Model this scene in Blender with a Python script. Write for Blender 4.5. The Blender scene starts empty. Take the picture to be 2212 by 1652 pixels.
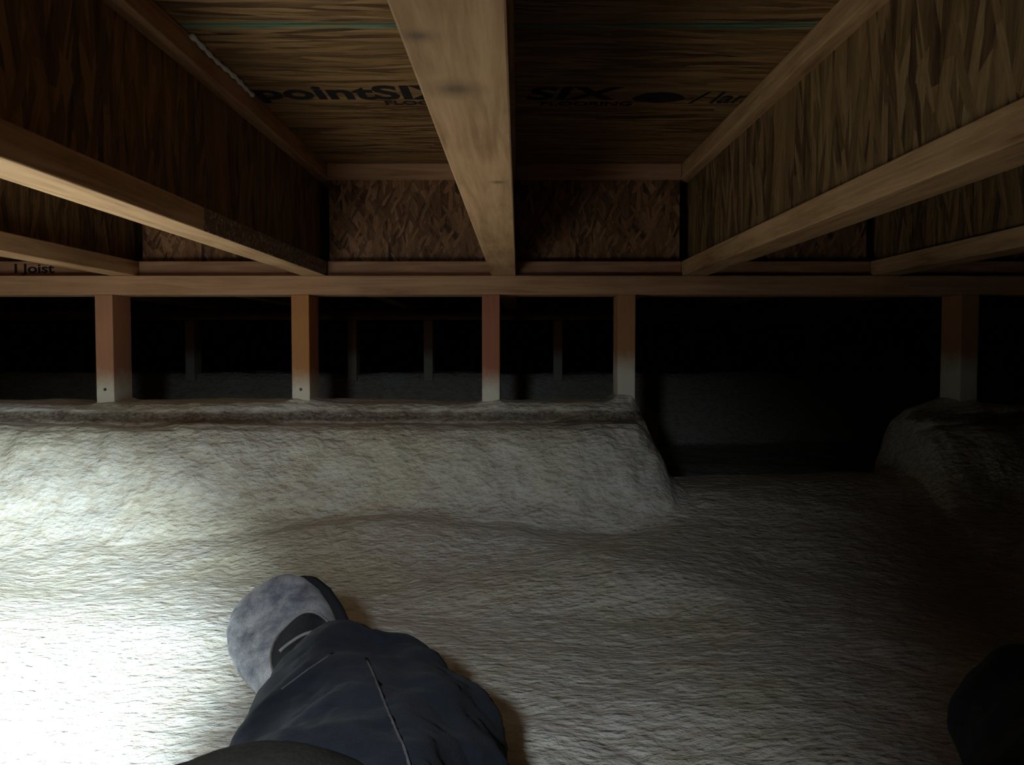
import bpy, bmesh, math, random
import numpy as np
from mathutils import Vector, Matrix, noise
from mathutils.bvhtree import BVHTree
random.seed(4)
S = bpy.context.scene
COL = S.collection
ZC = 0.40            # height of the lens above the nominal floor level

# ---------------------------------------------------------------- camera, light, exposure
cam_d = bpy.data.cameras.new('camera'); cam = bpy.data.objects.new('camera', cam_d); COL.objects.link(cam)
cam_d.sensor_width = 36.0; cam_d.lens = 36.0*1876/2212
cam_d.clip_start = 0.01
cam.location = (0, 0, ZC)
cam.rotation_euler = (math.radians(90-2.44), 0, 0)
cam_d.shift_x = (1106-1119)/2212
S.camera = cam
w = bpy.data.worlds.new('world'); S.world = w; w.use_nodes = True
w.node_tree.nodes['Background'].inputs[0].default_value = (0.5, 0.42, 0.3, 1)
w.node_tree.nodes['Background'].inputs[1].default_value = 0.0001
S.view_settings.view_transform = 'Standard'; S.view_settings.look = 'None'
S.view_settings.gamma = 1; S.view_settings.use_curve_mapping = False
S.view_settings.exposure = 0.0

def spot(name, loc, target, energy, size, blend, radius, color):
    d = bpy.data.lights.new(name, 'SPOT'); o = bpy.data.objects.new(name, d); COL.objects.link(o)
    d.energy = energy; d.spot_size = math.radians(size); d.spot_blend = blend
    d.shadow_soft_size = radius; d.color = color
    o.location = Vector(loc) + Vector((0, 0, ZC))
    v = Vector(target) - Vector(loc)
    o.rotation_euler = v.to_track_quat('-Z', 'Y').to_euler()
    return o
# the torch held low at the left, its hot core on the foam
spot('torch_beam', (-0.36, 0.20, 0.12), (-0.72, 0.79, -0.38), 300, 62, 1.0, 0.03, (0.80, 0.96, 1.0))
spot('fill_spot', (-0.14, -0.08, 0.10), (-0.24, 0.82, -0.38), 17, 72, 1.0, 0.03, (0.82, 0.93, 1.0))  # unseen spot added near the lens to fill the leg's shadow and floor

# ---------------------------------------------------------------- helpers
def tag(o, label=None, cat=None, group=None, kind=None):
    if label: o['label'] = label
    if cat: o['category'] = cat
    if group: o['group'] = group
    if kind: o['kind'] = kind
    return o
def empty(name, loc, label=None, cat=None, group=None):
    o = bpy.data.objects.new(name, None); COL.objects.link(o)
    o.location = loc; o.empty_display_size = 0.05
    return tag(o, label, cat, group)
def mesh_obj(name, me, mat, parent=None, smooth=False):
    if mat: me.materials.clear(); me.materials.append(mat)
    o = bpy.data.objects.new(name, me); COL.objects.link(o)
    if parent: o.parent = parent
    if smooth:
        for p in me.polygons: p.use_smooth = True
    return o
def bm_obj(name, bm, mat, parent=None, smooth=False):
    me = bpy.data.meshes.new(name); bm.to_mesh(me); bm.free()
    return mesh_obj(name, me, mat, parent, smooth)
def box_bm(x0, x1, y0, y1, z0, z1, bev=0.0, bm=None):
    b = bmesh.new()
    vs = [b.verts.new((x, y, z)) for x in (x0, x1) for y in (y0, y1) for z in (z0, z1)]
    for f in ((0,1,3,2), (4,6,7,5), (0,4,5,1), (2,3,7,6), (0,2,6,4), (1,5,7,3)):
        b.faces.new([vs[i] for i in f])
    bmesh.ops.recalc_face_normals(b, faces=b.faces)
    if bev: bmesh.ops.bevel(b, geom=list(b.edges), offset=bev, segments=2, profile=0.5, affect='EDGES')
    if bm is None: return b
    me = bpy.data.meshes.new('t'); b.to_mesh(me); b.free(); bm.from_mesh(me); bpy.data.meshes.remove(me)
    return bm
def tube_bm(pts, r, seg=8, bm=None):
    bm = bm or bmesh.new(); pts = [Vector(p) for p in pts]; rings = []
    for i, p in enumerate(pts):
        t = (pts[min(i+1, len(pts)-1)] - pts[max(i-1, 0)]).normalized()
        a = t.cross(Vector((0, 0, 1))); a = a if a.length > 1e-3 else t.cross(Vector((1, 0, 0)))
        a.normalize(); b = t.cross(a)
        rr = r[i] if isinstance(r, (list, tuple)) else r
        rings.append([bm.verts.new(p + a*math.cos(k*2*math.pi/seg)*rr + b*math.sin(k*2*math.pi/seg)*rr) for k in range(seg)])
    for A, B in zip(rings, rings[1:]):
        for k in range(seg): bm.faces.new((A[k], A[(k+1) % seg], B[(k+1) % seg], B[k]))
    bm.faces.new(rings[0][::-1]); bm.faces.new(rings[-1])
    return bm

# ---------------------------------------------------------------- node materials
class NT:
    def __init__(s, name, rough=0.8, spec=0.3):
        s.m = bpy.data.materials.new(name); s.m.use_nodes = True; s.t = s.m.node_tree
        s.b = s.t.nodes['Principled BSDF']; s.b.inputs['Roughness'].default_value = rough
        s.b.inputs['Specular IOR Level'].default_value = spec
    def n(s, typ, **kw):
        nd = s.t.nodes.new(typ)
        for k, v in kw.items(): setattr(nd, k, v)
        return nd
    def l(s, a, b): s.t.links.new(a, b)
    def coord(s, scale=(1,1,1), rot=(0,0,0), world=False):
        if world:
            tc = s.n('ShaderNodeNewGeometry').outputs['Position']
        else:
            tc = s.n('ShaderNodeTexCoord').outputs['Object']
        mp = s.n('ShaderNodeMapping'); mp.inputs['Scale'].default_value = scale; mp.inputs['Rotation'].default_value = rot
        s.l(tc, mp.inputs[0]); return mp.outputs[0]
    def noise(s, vec, scale, detail=4, rough=0.55, dist=0.0):
        nd = s.n('ShaderNodeTexNoise'); nd.inputs['Scale'].default_value = scale; nd.inputs['Detail'].default_value = detail
        nd.inputs['Roughness'].default_value = rough; nd.inputs['Distortion'].default_value = dist
        s.l(vec, nd.inputs['Vector']); return nd.outputs['Fac']
    def ramp(s, fac, stops, interp='LINEAR'):
        r = s.n('ShaderNodeValToRGB'); r.color_ramp.interpolation = interp
        el = r.color_ramp.elements
        while len(el) < len(stops): el.new(0.5)
        for e, (p, c) in zip(el, stops):
            e.position = p; e.color = (*c, 1) if isinstance(c, (tuple, list)) else (c, c, c, 1)
        s.l(fac, r.inputs[0]); return r.outputs[0]
    def mix(s, fac, a, b, mode='MIX'):
        nd = s.n('ShaderNodeMix', data_type='RGBA', blend_type=mode)
        for sock, v in ((nd.inputs[0], fac), (nd.inputs[6], a), (nd.inputs[7], b)):
            if isinstance(v, (int, float)): sock.default_value = v
            elif isinstance(v, (tuple, list)): sock.default_value = (*v, 1)
            else: s.l(v, sock)
        return nd.outputs[2]
    def math(s, op, a, b=0.0, c=None, clamp=False):
        nd = s.n('ShaderNodeMath', operation=op); nd.use_clamp = clamp
        for i, v in enumerate((a, b, c)):
            if v is None: continue
            if isinstance(v, (int, float)): nd.inputs[i].default_value = v
            else: s.l(v, nd.inputs[i])
        return nd.outputs[0]
    def bump(s, h, dist, strength=1.0):
        b = s.n('ShaderNodeBump'); b.inputs['Distance'].default_value = dist; b.inputs['Strength'].default_value = strength
        s.l(h, b.inputs['Height']); s.l(b.outputs[0], s.b.inputs['Normal'])
    def color(s, c): s.l(c, s.b.inputs['Base Color'])
    def xyz(s, vec):
        nd = s.n('ShaderNodeSeparateXYZ'); s.l(vec, nd.inputs[0]); return nd.outputs

def lumber(name, axis, base, dark, overspray=None, knots=(), dark_from=None, contrast=1.0):
    m = NT(name, 0.72, 0.25)
    sc = [1, 1, 1]; sc[axis] = 0.055
    v = m.coord(tuple(sc))
    n1 = m.noise(v, 55, 5, 0.6, 1.2); n2 = m.noise(v, 260, 3, 0.6, 0.3)
    n3 = m.noise(m.coord((1, 1, 1)), 6, 3)
    f = m.math('ADD', m.math('MULTIPLY', n1, 0.75), m.math('MULTIPLY', n2, 0.25))
    k = 0.12/contrast
    c = m.ramp(f, [(0.5-k*1.2, dark), (0.5, tuple((a+b)/2*1.04 for a, b in zip(dark, base))), (0.5+k, base)])
    c = m.mix(m.ramp(n3, [(0.35, 0.0), (0.7, 0.55)]), c, tuple(min(1, b*1.12) for b in base))
    c = m.mix(1.0, c, (0.76, 0.60, 0.49), 'MULTIPLY')
    wp = m.coord((1, 1, 1), world=True)
    h = f
    for (px, py, pz, r) in knots:
        vm = m.n('ShaderNodeVectorMath', operation='DISTANCE'); m.l(wp, vm.inputs[0]); vm.inputs[1].default_value = (px, py, pz)
        dd = m.math('ADD', vm.outputs['Value'], m.math('MULTIPLY', m.math('SUBTRACT', n3, 0.5), 0.02))
        kf = m.ramp(m.math('DIVIDE', dd, r), [(0.15, 0.85), (0.55, 0.35), (1.0, 0.0)])
        c = m.mix(kf, c, tuple(x*0.42 for x in dark))
    if overspray is not None:        # foam dust sprayed on the foot of the studs
        z = m.xyz(wp)[2]
        e = m.math('ADD', z, m.math('MULTIPLY', m.math('SUBTRACT', m.noise(m.coord(), 30, 4), 0.5), 0.04))
        k = m.ramp(m.math('MULTIPLY_ADD', e, 1/0.05, -(overspray)/0.05), [(0.0, 1.0), (1.0, 0.0)])
        c = m.mix(k, c, (0.74, 0.68, 0.56))
    if dark_from is not None:            # darker speckled tone on one stretch of a flange side
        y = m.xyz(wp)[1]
        e = m.math('GREATER_THAN', m.math('ADD', y, m.math('MULTIPLY', m.math('SUBTRACT', n2, 0.5), 0.012)), dark_from)
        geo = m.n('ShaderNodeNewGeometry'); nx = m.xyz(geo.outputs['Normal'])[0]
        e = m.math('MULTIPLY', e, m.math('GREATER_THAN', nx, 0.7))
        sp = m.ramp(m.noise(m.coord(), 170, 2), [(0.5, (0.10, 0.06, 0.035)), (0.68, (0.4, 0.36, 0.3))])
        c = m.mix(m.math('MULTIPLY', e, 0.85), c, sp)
    m.color(c); m.bump(f, 0.0009, 0.6)
    return m.m

def osb(name, plane, rots=(0.0, 0.35, -0.4), tint=(1, 1, 1), strand=(9, 62), line=None, dark_amt=1.0):
    """plane: 'XY' strands along x; 'YZ' strands along z; 'XZ' strands mostly along z"""
    m = NT(name, 0.62, 0.35)
    pos = m.n('ShaderNodeTexCoord').outputs['Object']
    o = m.xyz(pos)
    cm = m.n('ShaderNodeCombineXYZ')
    along, across = {'XY': (o[0], o[1]), 'YZ': (o[2], o[1]), 'XZ': (o[2], o[0])}[plane]
    m.l(along, cm.inputs[0]); m.l(across, cm.inputs[1])
    flat = cm.outputs[0]
    wob = m.n('ShaderNodeTexNoise'); wob.inputs['Scale'].default_value = 7; m.l(flat, wob.inputs['Vector'])
    vm = m.n('ShaderNodeVectorMath', operation='MULTIPLY_ADD'); m.l(wob.outputs['Color'], vm.inputs[0])
    vm.inputs[1].default_value = (0.015, 0.015, 0); m.l(flat, vm.inputs[2]); flat = vm.outputs[0]
    cols = []; hs = []
    for i, r in enumerate(rots):
        mp = m.n('ShaderNodeMapping'); mp.inputs['Rotation'].default_value = (0, 0, r)
        mp.inputs['Location'].default_value = (i*0.37, i*0.91, 0)
        m.l(flat, mp.inputs[0])
        m2 = m.n('ShaderNodeMapping'); k = (1.0, 0.8, 1.35)[i % 3]
        m2.inputs['Scale'].default_value = (strand[0]*k, strand[1]*k, 1); m.l(mp.outputs[0], m2.inputs[0])
        vo = m.n('ShaderNodeTexVoronoi', voronoi_dimensions='2D'); vo.inputs['Scale'].default_value = 1.0
        vo.inputs['Randomness'].default_value = 1.0
        m.l(m2.outputs[0], vo.inputs['Vector'])
        rnd = m.xyz(vo.outputs['Color'])
        grain = m.noise(m2.outputs[0], 2.0, 6, 0.75, 0.3)
        val = m.math('ADD', m.math('MULTIPLY', rnd[0], 0.42), m.math('MULTIPLY', grain, 0.75))
        t = [q*0.5 for q in tint]; d = 1.0/dark_amt
        c = m.ramp(val, [(0.34, (0.055*t[0]*d, 0.026*t[1]*d, 0.012*t[2]*d)), (0.46, (0.17*t[0], 0.092*t[1], 0.038*t[2])),
                         (0.585, (0.27*t[0], 0.175*t[1], 0.078*t[2])), (0.70, (0.38*t[0], 0.235*t[1], 0.115*t[2])), (0.88, (0.54*t[0], 0.38*t[1], 0.22*t[2]))])
        cols.append(c); hs.append((rnd, val))
    c = cols[0]
    for i in range(1, len(cols)):
        pick = m.math('GREATER_THAN', hs[i][0][1], 0.50 + 0.12*i)
        c = m.mix(pick, c, cols[i])
    big = m.noise(m.coord(), 3.5, 2)
    c = m.mix(m.ramp(big, [(0.35, 0.35), (0.65, 0.0)]), c, (0.14, 0.085, 0.05), 'MULTIPLY') if False else c
    if line is not None:              # green painted panel edge
        y = m.math('ADD', o[1], m.math('MULTIPLY', m.math('SUBTRACT', m.noise(m.coord((1, 0.2, 1)), 9, 3), 0.5), 0.012))
        dd = m.math('ABSOLUTE', m.math('SUBTRACT', y, line))
        k = m.ramp(m.math('DIVIDE', dd, 0.016), [(0.12, 0.85), (0.3, 0.45), (1.0, 0.0)])
        k = m.math('MULTIPLY', k, m.ramp(m.noise(m.coord((1, 6, 1)), 11, 4), [(0.3, 0.25), (0.6, 1.0)]))
        c = m.mix(k, c, (0.035, 0.22, 0.15))
        dd2 = m.math('ABSOLUTE', m.math('SUBTRACT', o[1], line-0.0035))
        c = m.mix(m.math('LESS_THAN', dd2, 0.0012), c, (0.02, 0.03, 0.02))
    m.color(c); m.bump(hs[0][1], 0.0012, 0.7)
    return m.m

def foam(name):
    m = NT(name, 0.6, 0.35)
    v = m.coord((1, 1, 1), world=True)
    va = m.coord((0.62, 1, 1), rot=(0, 0, 0.12), world=True)
    big = m.noise(v, 3.2, 3); mid = m.noise(va, 62, 5, 0.6, 0.1)
    fine = m.noise(va, 190, 4, 0.6, 0.2)
    vo = m.n('ShaderNodeTexVoronoi', feature='SMOOTH_F1'); vo.inputs['Scale'].default_value = 120
    m.l(va, vo.inputs['Vector'])
    c = m.ramp(big, [(0.32, (0.71, 0.67, 0.51)), (0.5, (0.74, 0.71, 0.64)), (0.68, (0.78, 0.77, 0.74))])
    c = m.mix(m.ramp(mid, [(0.38, 0.5), (0.55, 0.0)]), c, (0.50, 0.41, 0.29))
    c = m.mix(m.ramp(fine, [(0.55, 0.0), (0.75, 0.5)]), c, (0.84, 0.80, 0.70))
    o = m.xyz(v)      # darker, mottled brown strip under the sill
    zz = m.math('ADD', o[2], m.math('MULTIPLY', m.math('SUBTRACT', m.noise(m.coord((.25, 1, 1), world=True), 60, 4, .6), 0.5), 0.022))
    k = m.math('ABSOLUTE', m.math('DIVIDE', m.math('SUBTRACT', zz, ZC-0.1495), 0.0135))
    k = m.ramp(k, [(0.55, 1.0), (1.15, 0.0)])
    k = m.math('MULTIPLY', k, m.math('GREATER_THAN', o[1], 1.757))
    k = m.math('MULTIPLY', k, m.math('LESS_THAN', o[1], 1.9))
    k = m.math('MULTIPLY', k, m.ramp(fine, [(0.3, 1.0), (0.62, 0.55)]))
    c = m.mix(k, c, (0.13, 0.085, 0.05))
    m.color(c)
    h = m.math('ADD', m.math('MULTIPLY', mid, 1.0), m.math('MULTIPLY', fine, 0.42))
    h = m.math('SUBTRACT', h, m.math('MULTIPLY', vo.outputs['Distance'], 0.45))
    m.bump(h, 0.0095, 0.85)
    return m.m

def cloth(name, a, b, rough=0.9, weave=900, bumpd=0.0006, big=7, sheen=0.2):
    m = NT(name, rough, 0.15)
    v = m.coord((1, 1, 1))
    n1 = m.noise(v, big, 4, 0.6); n2 = m.noise(v, weave, 2); n3 = m.noise(v, 60, 4, 0.6)
    f = m.math('ADD', m.math('MULTIPLY', n1, 0.6), m.math('MULTIPLY', n3, 0.4))
    c = m.ramp(f, [(0.36, a), (0.64, b)])
    c = m.mix(m.ramp(n2, [(0.35, 0.3), (0.65, 0.0)]), c, tuple(x*0.5 for x in a))
    m.color(c); m.bump(m.math('ADD', n2, m.math('MULTIPLY', n3, 1.5)), bumpd, 0.7)
    m.b.inputs['Sheen Weight'].default_value = sheen
    return m.m

WB, WD = (0.60, 0.43, 0.26), (0.25, 0.14, 0.07)
M = {
 'flange': lumber('flange_lumber', 1, WB, WD, contrast=1.1),
 'flange_centre': lumber('flange_lumber_knotty', 1, (0.66, 0.48, 0.30), (0.32, 0.19, 0.10), contrast=1.0,
        knots=((-0.0366, 0.512, 0.149+ZC, 0.024), (-0.048, 0.425, 0.149+ZC, 0.012), (-0.018, 0.80, 0.149+ZC, 0.010))),
 'flange_speckled': lumber('flange_lumber_speckled', 1, (0.68, 0.52, 0.34), (0.36, 0.22, 0.12), dark_from=1.144, contrast=1.1),
 'plate': lumber('plate_lumber', 0, (0.64, 0.44, 0.30), (0.36, 0.21, 0.13), contrast=1.0),
 'block_flange': lumber('blocking_flange_lumber', 0, (0.58, 0.38, 0.26), (0.30, 0.17, 0.11)),
 'stud_pink': lumber('stud_pinkish', 2, (0.60, 0.34, 0.24), (0.44, 0.23, 0.16), overspray=ZC-0.10, contrast=0.5),
 'stud_orange': lumber('stud_orange', 2, (0.60, 0.33, 0.14), (0.44, 0.22, 0.09), overspray=ZC-0.10, contrast=0.5),
 'stud_red': lumber('stud_reddish', 2, (0.55, 0.26, 0.18), (0.38, 0.15, 0.10), overspray=ZC-0.10, contrast=0.5),
 'stud_tan': lumber('stud_tan', 2, (0.56, 0.34, 0.20), (0.40, 0.22, 0.12), overspray=ZC-0.06, contrast=0.5),
 'osb_ceiling': osb('osb_subfloor', 'XY', (0.0, 0.12, -0.15), (1.25, 1.0, 0.74), (7, 110), line=1.076),
 'osb_web': osb('osb_joist_web', 'YZ', (0.0, 0.22, -0.3), (1.0, 0.84, 0.66), (9, 80)),
 'osb_block': osb('osb_blocking_web', 'XZ', (0.1, 0.6, -0.5), (1.25, 0.9, 0.82), (22, 120)),
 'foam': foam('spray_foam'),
 'ink': NT('black_ink', 0.8, 0.1).m, 'glue': NT('construction_glue', 0.5, 0.4).m,
 'steel': NT('nail_steel', 0.5, 0.4).m,
 'denim': cloth('denim', (0.013, 0.016, 0.025), (0.029, 0.034, 0.050), weave=700, sheen=0.03),
 'thread': cloth('seam_thread', (0.09, 0.085, 0.09), (0.16, 0.15, 0.15), weave=500, sheen=0.0),
 'jacket': cloth('jacket_cloth', (0.010, 0.009, 0.007), (0.020, 0.018, 0.014), weave=400, sheen=0.0),
 'suede': cloth('grey_suede', (0.12, 0.13, 0.17), (0.42, 0.42, 0.46), weave=500, big=30, bumpd=0.0008),
 'lining': cloth('shoe_lining', (0.02, 0.022, 0.028), (0.05, 0.052, 0.06), weave=500),
 'rubber': NT('black_rubber', 0.65, 0.3).m, 'lace': cloth('shoe_lace', (0.16, 0.16, 0.15), (0.3, 0.29, 0.26)),
}
M['ink'].node_tree.nodes['Principled BSDF'].inputs['Base Color'].default_value = (0.018, 0.014, 0.014, 1)
M['glue'].node_tree.nodes['Principled BSDF'].inputs['Base Color'].default_value = (0.5, 0.5, 0.46, 1)
M['steel'].node_tree.nodes['Principled BSDF'].inputs['Base Color'].default_value = (0.06, 0.055, 0.05, 1)
M['rubber'].node_tree.nodes['Principled BSDF'].inputs['Base Color'].default_value = (0.014, 0.017, 0.022, 1)

# ---------------------------------------------------------------- foam floor and foam-covered stem wall
rng = np.random.RandomState(7)
LAT = rng.rand(256, 256)
def vnoise(x, y, s, ox=0.0, oy=0.0):
    x = x/s + ox + 500; y = y/s + oy + 500
    xi = np.floor(x).astype(int); yi = np.floor(y).astype(int)
    fx = x-xi; fy = y-yi
    fx = fx*fx*fx*(fx*(fx*6-15)+10); fy = fy*fy*fy*(fy*(fy*6-15)+10)
    g = lambda a, b: LAT[a % 256, b % 256]
    return ((g(xi, yi)*(1-fx)+g(xi+1, yi)*fx)*(1-fy) + (g(xi, yi+1)*(1-fx)+g(xi+1, yi+1)*fx)*fy)*2-1
def seglin(pts):
    out = []
    for (a, b, step) in pts: out += list(np.arange(a, b-1e-9, step))
    return np.array(out + [pts[-1][1]])
def sst(x, a, b):
    t = np.clip((x-a)/(b-a), 0, 1); return t*t*(3-2*t)
gx = seglin([(-3.0, -1.25, .05), (-1.25, 0.22, .005), (0.22, 0.36, .0025), (0.36, 0.79, .006), (0.79, 0.95, .003), (0.95, 1.3, .007), (1.3, 3.0, .06)])
gy = seglin([(-1.0, 0.5, .04), (0.5, 1.55, .005), (1.55, 2.02, .0028), (2.02, 3.6, .04), (3.6, 3.86, .012)])
X, Y = np.meshgrid(gx, gy, indexing='ij')
Xw = X + 0.012*vnoise(X, Y, .16, 3) ; Yw = Y + 0.016*vnoise(X, Y, .30, 9) + 0.006*vnoise(X, Y, .07, 19)
fl = -0.385 + 0*X
fl += 0.016*vnoise(X, Y, .42, 1) + 0.009*vnoise(X*0.7, Y, .17, 5)
fl += 0.10*sst(X, 0.10, 0.42)*sst(Y, 1.35, 1.84)*(1-sst(Y, 1.90, 2.15))     # threshold at the gap in the stem wall
fl += 0.055*np.exp(-((X+0.28)/0.33)**2 - ((Y-1.60)/0.10)**2)                  # foam spill at the wall foot
fl += 0.030*np.exp(-((X-0.12)/0.20)**2 - ((Y-1.42)/0.14)**2)
fl += 0.020*np.exp(-((X+0.85)/0.25)**2 - ((Y-1.33)/0.06)**2)
fl -= 0.03*sst(Y, 2.0, 2.3)
PY = [0, 1.46, 1.585, 1.645, 1.685, 1.72, 1.745, 1.768, 1.79, 1.822, 1.832, 1.842, 1.86, 1.955, 1.975, 2.01, 9]
PZ = [-.46, -.44, -.375, -.315, -.25, -.195, -.170, -.161, -.160, -.160, -.150, -.133, -.125, -.124, -.16, -.42, -.42]
P = np.interp(Yw, PY, PZ)
mL = np.interp(Xw, [-9, .245, .262, .280, .300, .316, .345, .40, 9], [1, 1, .93, .80, .58, .30, .08, 0, 0])
mR = np.interp(Xw, [-9, .79, .815, .828, .842, .870, .91, .94, 9], [0, 0, .10, .42, .74, .90, .97, 1, 1])
hw = ((P-fl) + np.sqrt((P-fl)**2 + 0.0012))/2; hw *= sst(Y, 1.30, 1.55)*(1-sst(Y, 2.0, 2.06))
k = 0.02
Zr = fl + hw*np.maximum(mL, mR)
STUDS = [(-0.884, 'l'), (-0.465, 'l'), (-0.058, 'c'), (0.232, 'r'), (0.965, 'r')]
for sx, _ in STUDS:     # foam creeps up the foot of each stud
    dx = np.maximum(np.abs(X-sx)-0.019, 0); dy = np.maximum(np.abs(Y-1.902)-0.045, 0)
    Zr += np.where(P > -.2, (0.008 if sx != 0.232 else 0.02)*np.exp(-(dx/0.012)-(dy/0.01)), 0)
far = np.interp(Y, [0, 3.62, 3.72, 9], [0, 0, 1, 1]); Zr = np.maximum(Zr, -.42 + far*.30)
rough = 0.0012*vnoise(X*0.7, Y, .045, 2) + 0.0017*vnoise(X*0.7, Y, .021, 8) + 0.0007*vnoise(X*.8, Y, .013, 4) + 0.0050*vnoise(X*.8, Y, .09, 6) + 0.0045*vnoise(X*.8, Y, .15, 16)
Zr += rough*np.where(P > -.16, .7, 1.0)
Z = Zr + ZC
nx, ny = X.shape
verts = np.stack([X.ravel(), Y.ravel(), Z.ravel()], 1)
# the wall front gets a sideways roughness too
verts[:, 1] += (0.006*vnoise(X, Z, .035, 31)*np.where((hw > .02), 1, 0)).ravel()
idx = np.arange(nx*ny).reshape(nx, ny)
quads = np.stack([idx[:-1, :-1], idx[1:, :-1], idx[1:, 1:], idx[:-1, 1:]], -1).reshape(-1, 4)
cx = (X[:-1, :-1]+X[1:, 1:])/2; cy = (Y[:-1, :-1]+Y[1:, 1:])/2
wm = ((hw*np.maximum(mL, mR))[:-1, :-1] > 0.045) & (cy < 2.3)
def grid_obj(name, sel):
    q = quads[sel.ravel()]
    u, inv = np.unique(q, return_inverse=True)
    me = bpy.data.meshes.new(name); me.from_pydata(verts[u].tolist(), [], inv.reshape(-1, 4).tolist()); me.update()
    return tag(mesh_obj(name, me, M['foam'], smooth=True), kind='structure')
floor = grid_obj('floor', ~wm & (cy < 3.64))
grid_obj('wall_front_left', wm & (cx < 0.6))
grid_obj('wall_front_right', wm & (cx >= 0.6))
grid_obj('wall_back', cy >= 3.64)
def height_at(x, y):
    return float(Z[np.argmin(abs(gx-x)), np.argmin(abs(gy-y))])

# ---------------------------------------------------------------- subfloor overhead
ZJ = 0.149 + ZC; FH = 0.032; JH = 0.241
ceil = tag(bm_obj('ceiling', box_bm(-3.0, 3.0, -1.0, 3.9, ZJ+JH, ZJ+JH+0.018), M['osb_ceiling']), kind='structure')

def text_mesh(name, body, size, loc, rot, parent, sx=1.0, bold=0.0, shear=0.0, depth=0.0003, mat='ink'):
    cu = bpy.data.curves.new(name, 'FONT'); cu.body = body; cu.size = size; cu.extrude = depth
    cu.offset = bold; cu.shear = shear; cu.resolution_u = 4
    t = bpy.data.objects.new('tmp', cu); COL.objects.link(t)
    dg = bpy.context.evaluated_depsgraph_get()
    me = bpy.data.meshes.new_from_object(t.evaluated_get(dg))
    bpy.data.objects.remove(t)
    me.transform(Matrix.Translation(loc) @ rot.to_4x4() @ Matrix.Diagonal((sx, 1, 1, 1)))
    return mesh_obj(name, me, M[mat], parent)
RC = Matrix.Rotation(math.pi, 3, 'X')
zc = ZJ+JH-0.0002
text_mesh('printed_lettering', 'pointSIX', 0.098, (-0.410, 1.392, zc), RC, ceil, 0.90, 0.0028)
text_mesh('printed_lettering', 'FLOORING', 0.030, (-0.215, 1.425, zc), RC, ceil, 1.0, 0.0008)
text_mesh('printed_lettering', 'SIX', 0.092, (0.010, 1.395, zc), RC, ceil, 1.05, 0.0026, 0.15)
text_mesh('printed_lettering', 'FLOORING', 0.030, (0.035, 1.430, zc), RC, ceil, 1.0, 0.0008)
text_mesh('printed_lettering', '/ lami', 0.085, (0.275, 1.415, zc), RC, ceil, 0.62, 0.001, 0.2)
bm = bmesh.new()        # oval printed badge
ring = [bm.verts.new((0.222+0.040*math.cos(a)*(1+.1*math.sin(3*a)), 1.385+0.028*math.sin(a), zc)) for a in np.linspace(0, 2*math.pi, 40)[:-1]]
r2 = [bm.verts.new((v.co.x, v.co.y, zc-0.0003)) for v in ring]
bm.faces.new(ring); bm.faces.new(r2[::-1])
for i in range(len(ring)): bm.faces.new((ring[i], ring[(i+1) % len(ring)], r2[(i+1) % len(ring)], r2[i]))
bm_obj('printed_badge', bm, M['ink'], ceil)

# ---------------------------------------------------------------- I-joists
FW = 0.0525; WT = 0.0095; YW = 1.857
J = [(-1.249, 0, 'flange', 'wooden I-joist at the far left edge, first before the printed blocking flange'),
     (-0.843, 0, 'flange', 'wooden I-joist that meets the top plate beside the leftmost short stud'),
     (-0.437, 0, 'flange_speckled', 'wooden I-joist with pale lit bottom flange and dark speckled side, left of the knotty one'),
     (-0.031, 0, 'flange_centre', 'wooden I-joist straight overhead with a brown knot in its broad bottom flange'),
     (0.378, 0.76, 'flange', 'wooden I-joist right of the knotty one, its coarse strand web lit'),
     (0.784, 0.3, 'flange', 'dim wooden I-joist low at the right edge of the picture'),
     (1.187, 0, 'flange', 'dark wooden I-joist beyond the dim one at the right edge')]
y0, y1 = -0.95, 3.66
for jx, rot, fm, lab in J:
    e = empty('i_joist', (jx, YW, ZJ), lab, 'joist', 'I-joists under the subfloor')
    e.rotation_euler = (0, 0, math.radians(rot))
    a, b = y0-YW, y1-YW
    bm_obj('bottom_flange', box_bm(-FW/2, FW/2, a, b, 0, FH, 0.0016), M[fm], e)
    bm_obj('top_flange', box_bm(-FW/2, FW/2, a, b, JH-FH, JH-0.0002, 0.0016), M['flange'], e)
    bm_obj('web', box_bm(-WT/2, WT/2, a, b, FH-0.0005, JH-FH+0.0005), M['osb_web'], e)
    if fm == 'flange_speckled':
        pts = [(FW/2+0.0015+0.0015*math.sin(t*40), t, JH-0.003) for t in np.linspace(1.10-YW, 1.36-YW, 60)]
        g = bm_obj('glue_bead', tube_bm(pts, [0.0035+0.0012*math.sin(i*.9) for i in range(60)], 8), M['glue'], e, True)
        g['label'] = 'pale bead of subfloor glue'

def blocking(xa, xb, lab):
    e = empty('blocking_panel', ((xa+xb)/2, YW+0.02, ZJ), lab, 'blocking', 'blocking panels over the top plate')
    h = (xb-xa)/2
    bm_obj('bottom_flange', box_bm(-h, h, 0, FW, 0, FH, 0.0014), M['block_flange'], e)
    bm_obj('top_flange', box_bm(-h, h, 0, FW, JH-FH, JH-0.0002, 0.0014), M['block_flange'], e)
    bm_obj('web', box_bm(-h, h, FW/2-WT/2, FW/2+WT/2, FH-.0005, JH-FH+.0005), M['osb_block'], e)
    return e
xs = [-1.655] + [j[0] for j in J]
BL = ['blocking panel outside the leftmost joist', 'blocking panel at the far left with black printed word on its bottom flange',
      'reddish strand-board blocking panel partly behind the pale lit joist flange', 'blocking panel closing the bay left of the knotty joist, scratched strand board',
      'dark blocking panel closing the bay right of the knotty joist', 'dark blocking panel in the bay right of the coarse webbed joist',
      'black shadowed blocking panel at the right edge']
blocks = []
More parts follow.
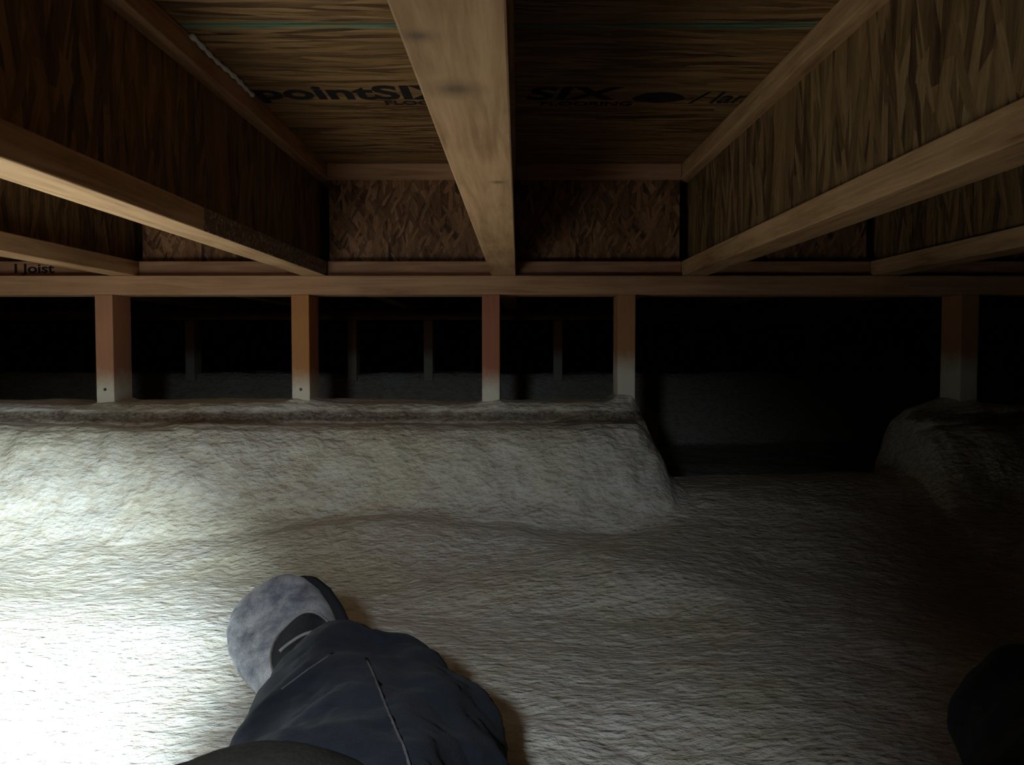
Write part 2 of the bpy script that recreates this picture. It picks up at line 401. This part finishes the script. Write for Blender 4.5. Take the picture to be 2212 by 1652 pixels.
for i in range(len(xs)-1):
    blocks.append(blocking(xs[i]+FW/2+.001, xs[i+1]-FW/2-.001, BL[i]))
b1 = blocks[1]
RT = Matrix.Rotation(math.pi/2, 3, 'X')
h = (xs[2]-xs[1])/2
cxb = (xs[1]+xs[2])/2
text_mesh('printed_lettering', 'I Joist', 0.027, (-1.085-cxb, -0.0002, 0.0075), RT, b1, 1.42, 0.0006)

# ---------------------------------------------------------------- pony wall framing
tp = tag(bm_obj('top_plate', box_bm(-2.2, 2.2, YW, YW+0.089, ZC+0.1085, ZJ-0.0002, 0.0015), M['plate']),
         'long horizontal wooden top plate resting on the short studs under the joists', 'wall plate')
SL = ['pinkish short stud, leftmost under the top plate, whitened foot', 'orange toned short stud, second from the left, whitened foot',
      'reddish short stud under the knotty joist', 'brown short stud at the end of the foam wall beside the dark gap',
      'dim short stud on the right foam mound beyond the dark gap']
SM = ['stud_pink', 'stud_orange', 'stud_red', 'stud_tan', 'stud_tan']
SXX = [-0.884, -0.465, -0.058, 0.232, 0.965]
for sx, lab, sm in zip(SXX, SL, SM):
    e = empty('short_stud', (sx, YW+.0005, ZC-0.14), lab, 'stud', 'short studs under the top plate')
    bm_obj('timber', box_bm(-.019, .019, 0, .088, 0, 0.2484, 0.0015), M[sm], e)
    if sx < -0.3:
        bm_obj('nail', tube_bm([(0.0, .002, 0.046), (0.0, -.0015, 0.046)], .0032, 10), M['steel'], e)
# far wall beyond the gap
tag(bm_obj('top_plate', box_bm(-2.8, 2.8, 3.66, 3.75, ZC+0.108, ZJ-0.0002, 0.0015), M['plate']),
    'faint horizontal top plate of the far wall deep in the dark crawl space', 'wall plate')
for i, px in enumerate((410, 760, 925, 1205, 1755, 1935)):
    e = bm_obj('short_stud', box_bm(-.019, .019, 0, .088, 0, ZC+0.108-.0002-(ZC-.15), 0.0015), M['stud_tan'])
    e.location = ((px-1119)/1876*3.68, 3.68, ZC-.15)
    tag(e, 'barely visible stud of the far wall in the dark behind the low wall', 'stud', 'far studs in the dark')

# ---------------------------------------------------------------- the person: legs, shoe, jacket
def blob_mesh(balls, voxel, smooth_it):
    """balls: list of (centre, (rx,ry,rz)) -> one continuous surface"""
    bm = bmesh.new()
    for c, r in balls:
        r = (r, r, r) if isinstance(r, (int, float)) else r
        bmesh.ops.create_icosphere(bm, subdivisions=2, radius=1.0, matrix=Matrix.Translation(c) @ Matrix.Diagonal((*r, 1)))
    me = bpy.data.meshes.new('t'); bm.to_mesh(me); bm.free()
    o = bpy.data.objects.new('t', me); COL.objects.link(o)
    r = o.modifiers.new('r', 'REMESH'); r.mode = 'VOXEL'; r.voxel_size = voxel
    s = o.modifiers.new('s', 'SMOOTH'); s.factor = 0.5; s.iterations = smooth_it
    dg = bpy.context.evaluated_depsgraph_get()
    out = bpy.data.meshes.new_from_object(o.evaluated_get(dg))
    bpy.data.objects.remove(o)
    return out
def chain(pts, step=0.012):
    out = []
    for (c0, r0), (c1, r1) in zip(pts, pts[1:]):
        c0, c1 = Vector(c0), Vector(c1)
        r0 = Vector((r0,)*3) if isinstance(r0, (int, float)) else Vector(r0)
        r1 = Vector((r1,)*3) if isinstance(r1, (int, float)) else Vector(r1)
        n = max(2, int((c1-c0).length/step))
        for i in range(n+1):
            t = i/n; out.append((c0.lerp(c1, t), tuple(r0.lerp(r1, t))))
    return out
Z3 = Vector((0, 0, ZC))
def up(p): return (p[0], p[1], p[2]+ZC)

person = empty('person', up((-0.03, 0.05, -0.385)), 'person lying on the foam in dark jeans, black jacket and a grey suede shoe', 'person')
PL = -person.location
left = chain([(up((-.168, .815, -.312)), (.050, .035, .050)), (up((-.160, .785, -.312)), (.060, .04, .056)),
              (up((-.147, .72, -.322)), (.080, .06, .066)), (up((-.122, .62, -.318)), (.094, .07, .072)), (up((-.106, .52, -.308)), (.092, .08, .078)),
              (up((-.085, .40, -.300)), (.090, .09, .082)), (up((-.09, .22, -.29)), (.100, .09, .09)), (up((-.09, .06, -.28)), (.115, .10, .10))], .018)
left += chain([(up((-.118, .79, -.318)), .050), (up((-.090, .74, -.322)), .052), (up((-.072, .69, -.322)), (.060, .06, .062)),
               (up((-.066, .59, -.322)), (.062, .06, .064)), (up((-.09, .48, -.315)), .064)], .018)
right = chain([(up((.10, .06, -.28)), (.11, .10, .10)), (up((.26, .30, -.285)), .098), (up((.40, .58, -.300)), (.090, .095, .078)),
               (up((.425, .655, -.300)), (.090, .075, .074)), (up((.56, .70, -.318)), .066), (up((.76, .66, -.325)), .058)])
me = blob_mesh(left + right + chain([(up((-.09, .05, -.28)), .11), (up((.10, .05, -.28)), .11)]), 0.007, 6)
me.update()
# cloth folds: pulled diagonally across the shin
for v in me.vertices:
    p = v.co; n = v.normal
    u = Vector((p.x*9 + p.y*5, p.y*9 - p.x*7, p.z*7))
    f = 1-abs(noise.noise(u*1.1))*2.2
    f2 = noise.noise(Vector((p.x*26+p.y*20, p.y*14-p.x*10, p.z*20)))
    f3 = max(0, 1-abs(noise.noise(Vector((p.x*22+p.y*13+5, p.y*24-p.x*18, p.z*12))))*5)
    d = 0.009*(f-0.35) + 0.0035*f2 - 0.002*f3 + 0.0012*noise.noise(p*90)
    if p.x > 0.2: d *= 0.5
    v.co = p + n*d
me.update()
JM = me.copy()
me.transform(Matrix.Translation(PL))
jeans = mesh_obj('jeans', me, M['denim'], person, True)
jeans['label'] = 'dark blue denim trousers with a pale stitched seam'
bvh = BVHTree.FromPolygons([v.co.copy() for v in JM.vertices], [tuple(p.vertices) for p in JM.polygons])
def ray_px(px, py):
    """direction of sight through a picture point, used to lay seams on the cloth"""
    return Vector(((px-1119)/1876, 1.0, (746-py)/1876)).normalized()
def seam(pts, r, name, mat, parent):
    out = []
    for (a, b) in zip(pts, pts[1:]):
        n = max(2, int(math.hypot(b[0]-a[0], b[1]-a[1])/9))
        for i in range(n):
            t = i/n; h = bvh.ray_cast(Vector((0, 0, ZC)), ray_px(a[0]+(b[0]-a[0])*t, a[1]+(b[1]-a[1])*t))
            if h[0] is not None and (not out or (h[0]-out[-1]).length < 0.08): out.append(h[0] + h[1]*0.0002)
    if len(out) < 3: return
    o = bm_obj(name, tube_bm([p + PL for p in out], r, 6), M[mat], parent, True)
    return o
seam([(786, 1432), (800, 1462), (822, 1520), (848, 1585), (868, 1630), (885, 1690)], 0.0010, 'seam', 'thread', jeans)
seam([(600, 1500), (660, 1455), (720, 1415)], 0.0007, 'seam', 'thread', jeans)

# jacket front hem and belly close under the lens
jk = chain([(up((-.095, .29, -.223)), (.102, .045, .090)), (up((-.04, .18, -.262)), (.16, .08, .09)), (up((0.0, .02, -.26)), (.19, .10, .10)),
            (up((0.0, -.22, -.25)), (.20, .12, .11)), (up((0, -.45, -.22)), (.20, .12, .12))], 0.02)
me = blob_mesh(jk, 0.010, 8)
for v in me.vertices:
    v.co += v.normal*0.006*noise.noise(v.co*14)
me.transform(Matrix.Translation(PL))
jacket = mesh_obj('jacket', me, M['jacket'], person, True)
jacket['label'] = 'near-black jacket hem'

# shoe: local axes  x = length (heel 0 -> toe), y = width (towards big toe), z = up from the sole
L = Vector((-.62, .62, .47)).normalized()
Wd = Vector((.76, .38, .49)); Wd = (Wd - L*Wd.dot(L)).normalized()
U = L.cross(Wd); U = U if U.z > 0 else -U
TOE = Vector(up((-0.290, 0.98, -0.292)))
SLN = 0.285
HEEL = TOE - L*SLN
MS = Matrix(((L.x, Wd.x, U.x), (L.y, Wd.y, U.y), (L.z, Wd.z, U.z))).to_4x4()
MS.translation = HEEL + PL
# outline: t, lateral half width, medial half width
OUT = [(0, .004, .004), (.02, .022, .022), (.06, .031, .031), (.15, .036, .034), (.3, .036, .032), (.45, .040, .034), (.6, .049, .040),
       (.72, .053, .046), (.82, .051, .047), (.90, .044, .043), (.95, .034, .036), (.985, .019, .021), (1.0, .004, .004)]
HT = [(0, .085), (.1, .095), (.3, .092), (.45, .080), (.6, .066), (.72, .056), (.82, .049), (.90, .047), (.96, .042), (1.0, .030)]
def lat(t): return 1.18*np.interp(t, [o[0] for o in OUT], [o[1] for o in OUT])
def med(t): return 1.18*np.interp(t, [o[0] for o in OUT], [o[2] for o in OUT])
def hgt(t): return np.interp(t, [o[0] for o in HT], [o[1] for o in HT])
TS = sorted(set(list(np.linspace(0, .04, 5)) + list(np.linspace(.04, .9, 44)) + list(np.linspace(.9, 1.0, 12))))
def upper_pt(t, a, off=0.0):
    """a: 0 medial edge .. pi lateral edge"""
    ca, sa = math.cos(a), math.sin(a)
    e = 0.72
    wx = (med(t) if ca > 0 else lat(t))*0.97 + off
    y = wx*math.copysign(abs(ca)**e, ca); z = 0.020 + (hgt(t)-.020+off)*abs(sa)**e
    return Vector((t*SLN, y, z))
def shoe_loft(name, mat, fn, parent):
    bm = bmesh.new(); rows = [[bm.verts.new(p) for p in fn(t)] for t in TS]
    for A, B in zip(rows, rows[1:]):
        for k in range(len(A)): bm.faces.new((A[k], B[k], B[(k+1) % len(A)], A[(k+1) % len(A)]))
    bm.faces.new(rows[0]); bm.faces.new(rows[-1][::-1])
    bmesh.ops.recalc_face_normals(bm, faces=bm.faces)
    bm.transform(MS if parent is person else MS)
    return bm_obj(name, bm, mat, parent, True)
def upper_sec(t):
    pts = [upper_pt(t, a) for a in np.linspace(0, math.pi, 26)]
    for p in pts: p += Vector((0, 0, 0.0016*noise.noise(p*45)))
    return pts + [Vector((t*SLN, -lat(t)*.8, .016)), Vector((t*SLN, med(t)*.8, .016))]
def sole_sec(t):
    l, m_ = lat(t)*.93, med(t)+.009*min(1, 12*min(t, 1-t))
    b = 0.004*max(0, (t-.8)/.2)**2
    pr = [(-1, .020), (-1.0, .023), (-.93, .025), (.93, .025), (1.0, .023), (1.0, .012), (.97, .002+b), (.9, b), (-.9, b), (-.97, .002+b), (-1.0, .012)]
    return [Vector((t*SLN*.98, (m_ if y > 0 else l)*y, z + (b if z > .01 else 0))) for y, z in pr]
shoe = shoe_loft('shoe', M['suede'], upper_sec, person); shoe['label'] = 'scuffed grey suede shoe'
sole = shoe_loft('sole', M['rubber'], sole_sec, shoe); sole['label'] = 'black rubber sole'
# dark tongue in the throat of the shoe, with its pale piping and a lace
def throat(s):            # s -1..1 along the throat edge, angle across the instep
    return math.pi*0.42 + s*0.75, .69 - .17*abs(s)**2.2
bm = bmesh.new(); rows = []
for i in range(14):
    s = -1+2*i/13; a, te = throat(s)
    rows.append([bm.verts.new(upper_pt(te - (te-.33)*k/10, a, 0.0016 + 0.003*math.sin(k/10*math.pi))) for k in range(11)])
for A, B in zip(rows, rows[1:]):
    for k in range(10): bm.faces.new((A[k], B[k], B[k+1], A[k+1]))
ret = bmesh.ops.solidify(bm, geom=list(bm.faces), thickness=0.002)
bmesh.ops.recalc_face_normals(bm, faces=bm.faces); bm.transform(MS)
tg = bm_obj('tongue', bm, M['lining'], shoe, True); tg['label'] = 'dark padded tongue'
pts = [MS @ upper_pt(throat(s)[1]+.004, throat(s)[0], 0.0025) for s in np.linspace(-1, 1, 30)]
bm_obj('piping', tube_bm(pts, 0.0011, 6), M['lace'], shoe, True)
for q, te in enumerate((.56, .50)):
    pts = [MS @ upper_pt(te + 0.02*math.sin(s*2+q), math.pi*.42 + s*.40, 0.006 + 0.002*math.cos(s*1.5)) for s in np.linspace(-1, 1, 14)]
    bm_obj('lace', tube_bm(pts, 0.0016, 6), M['lace'], shoe, True)
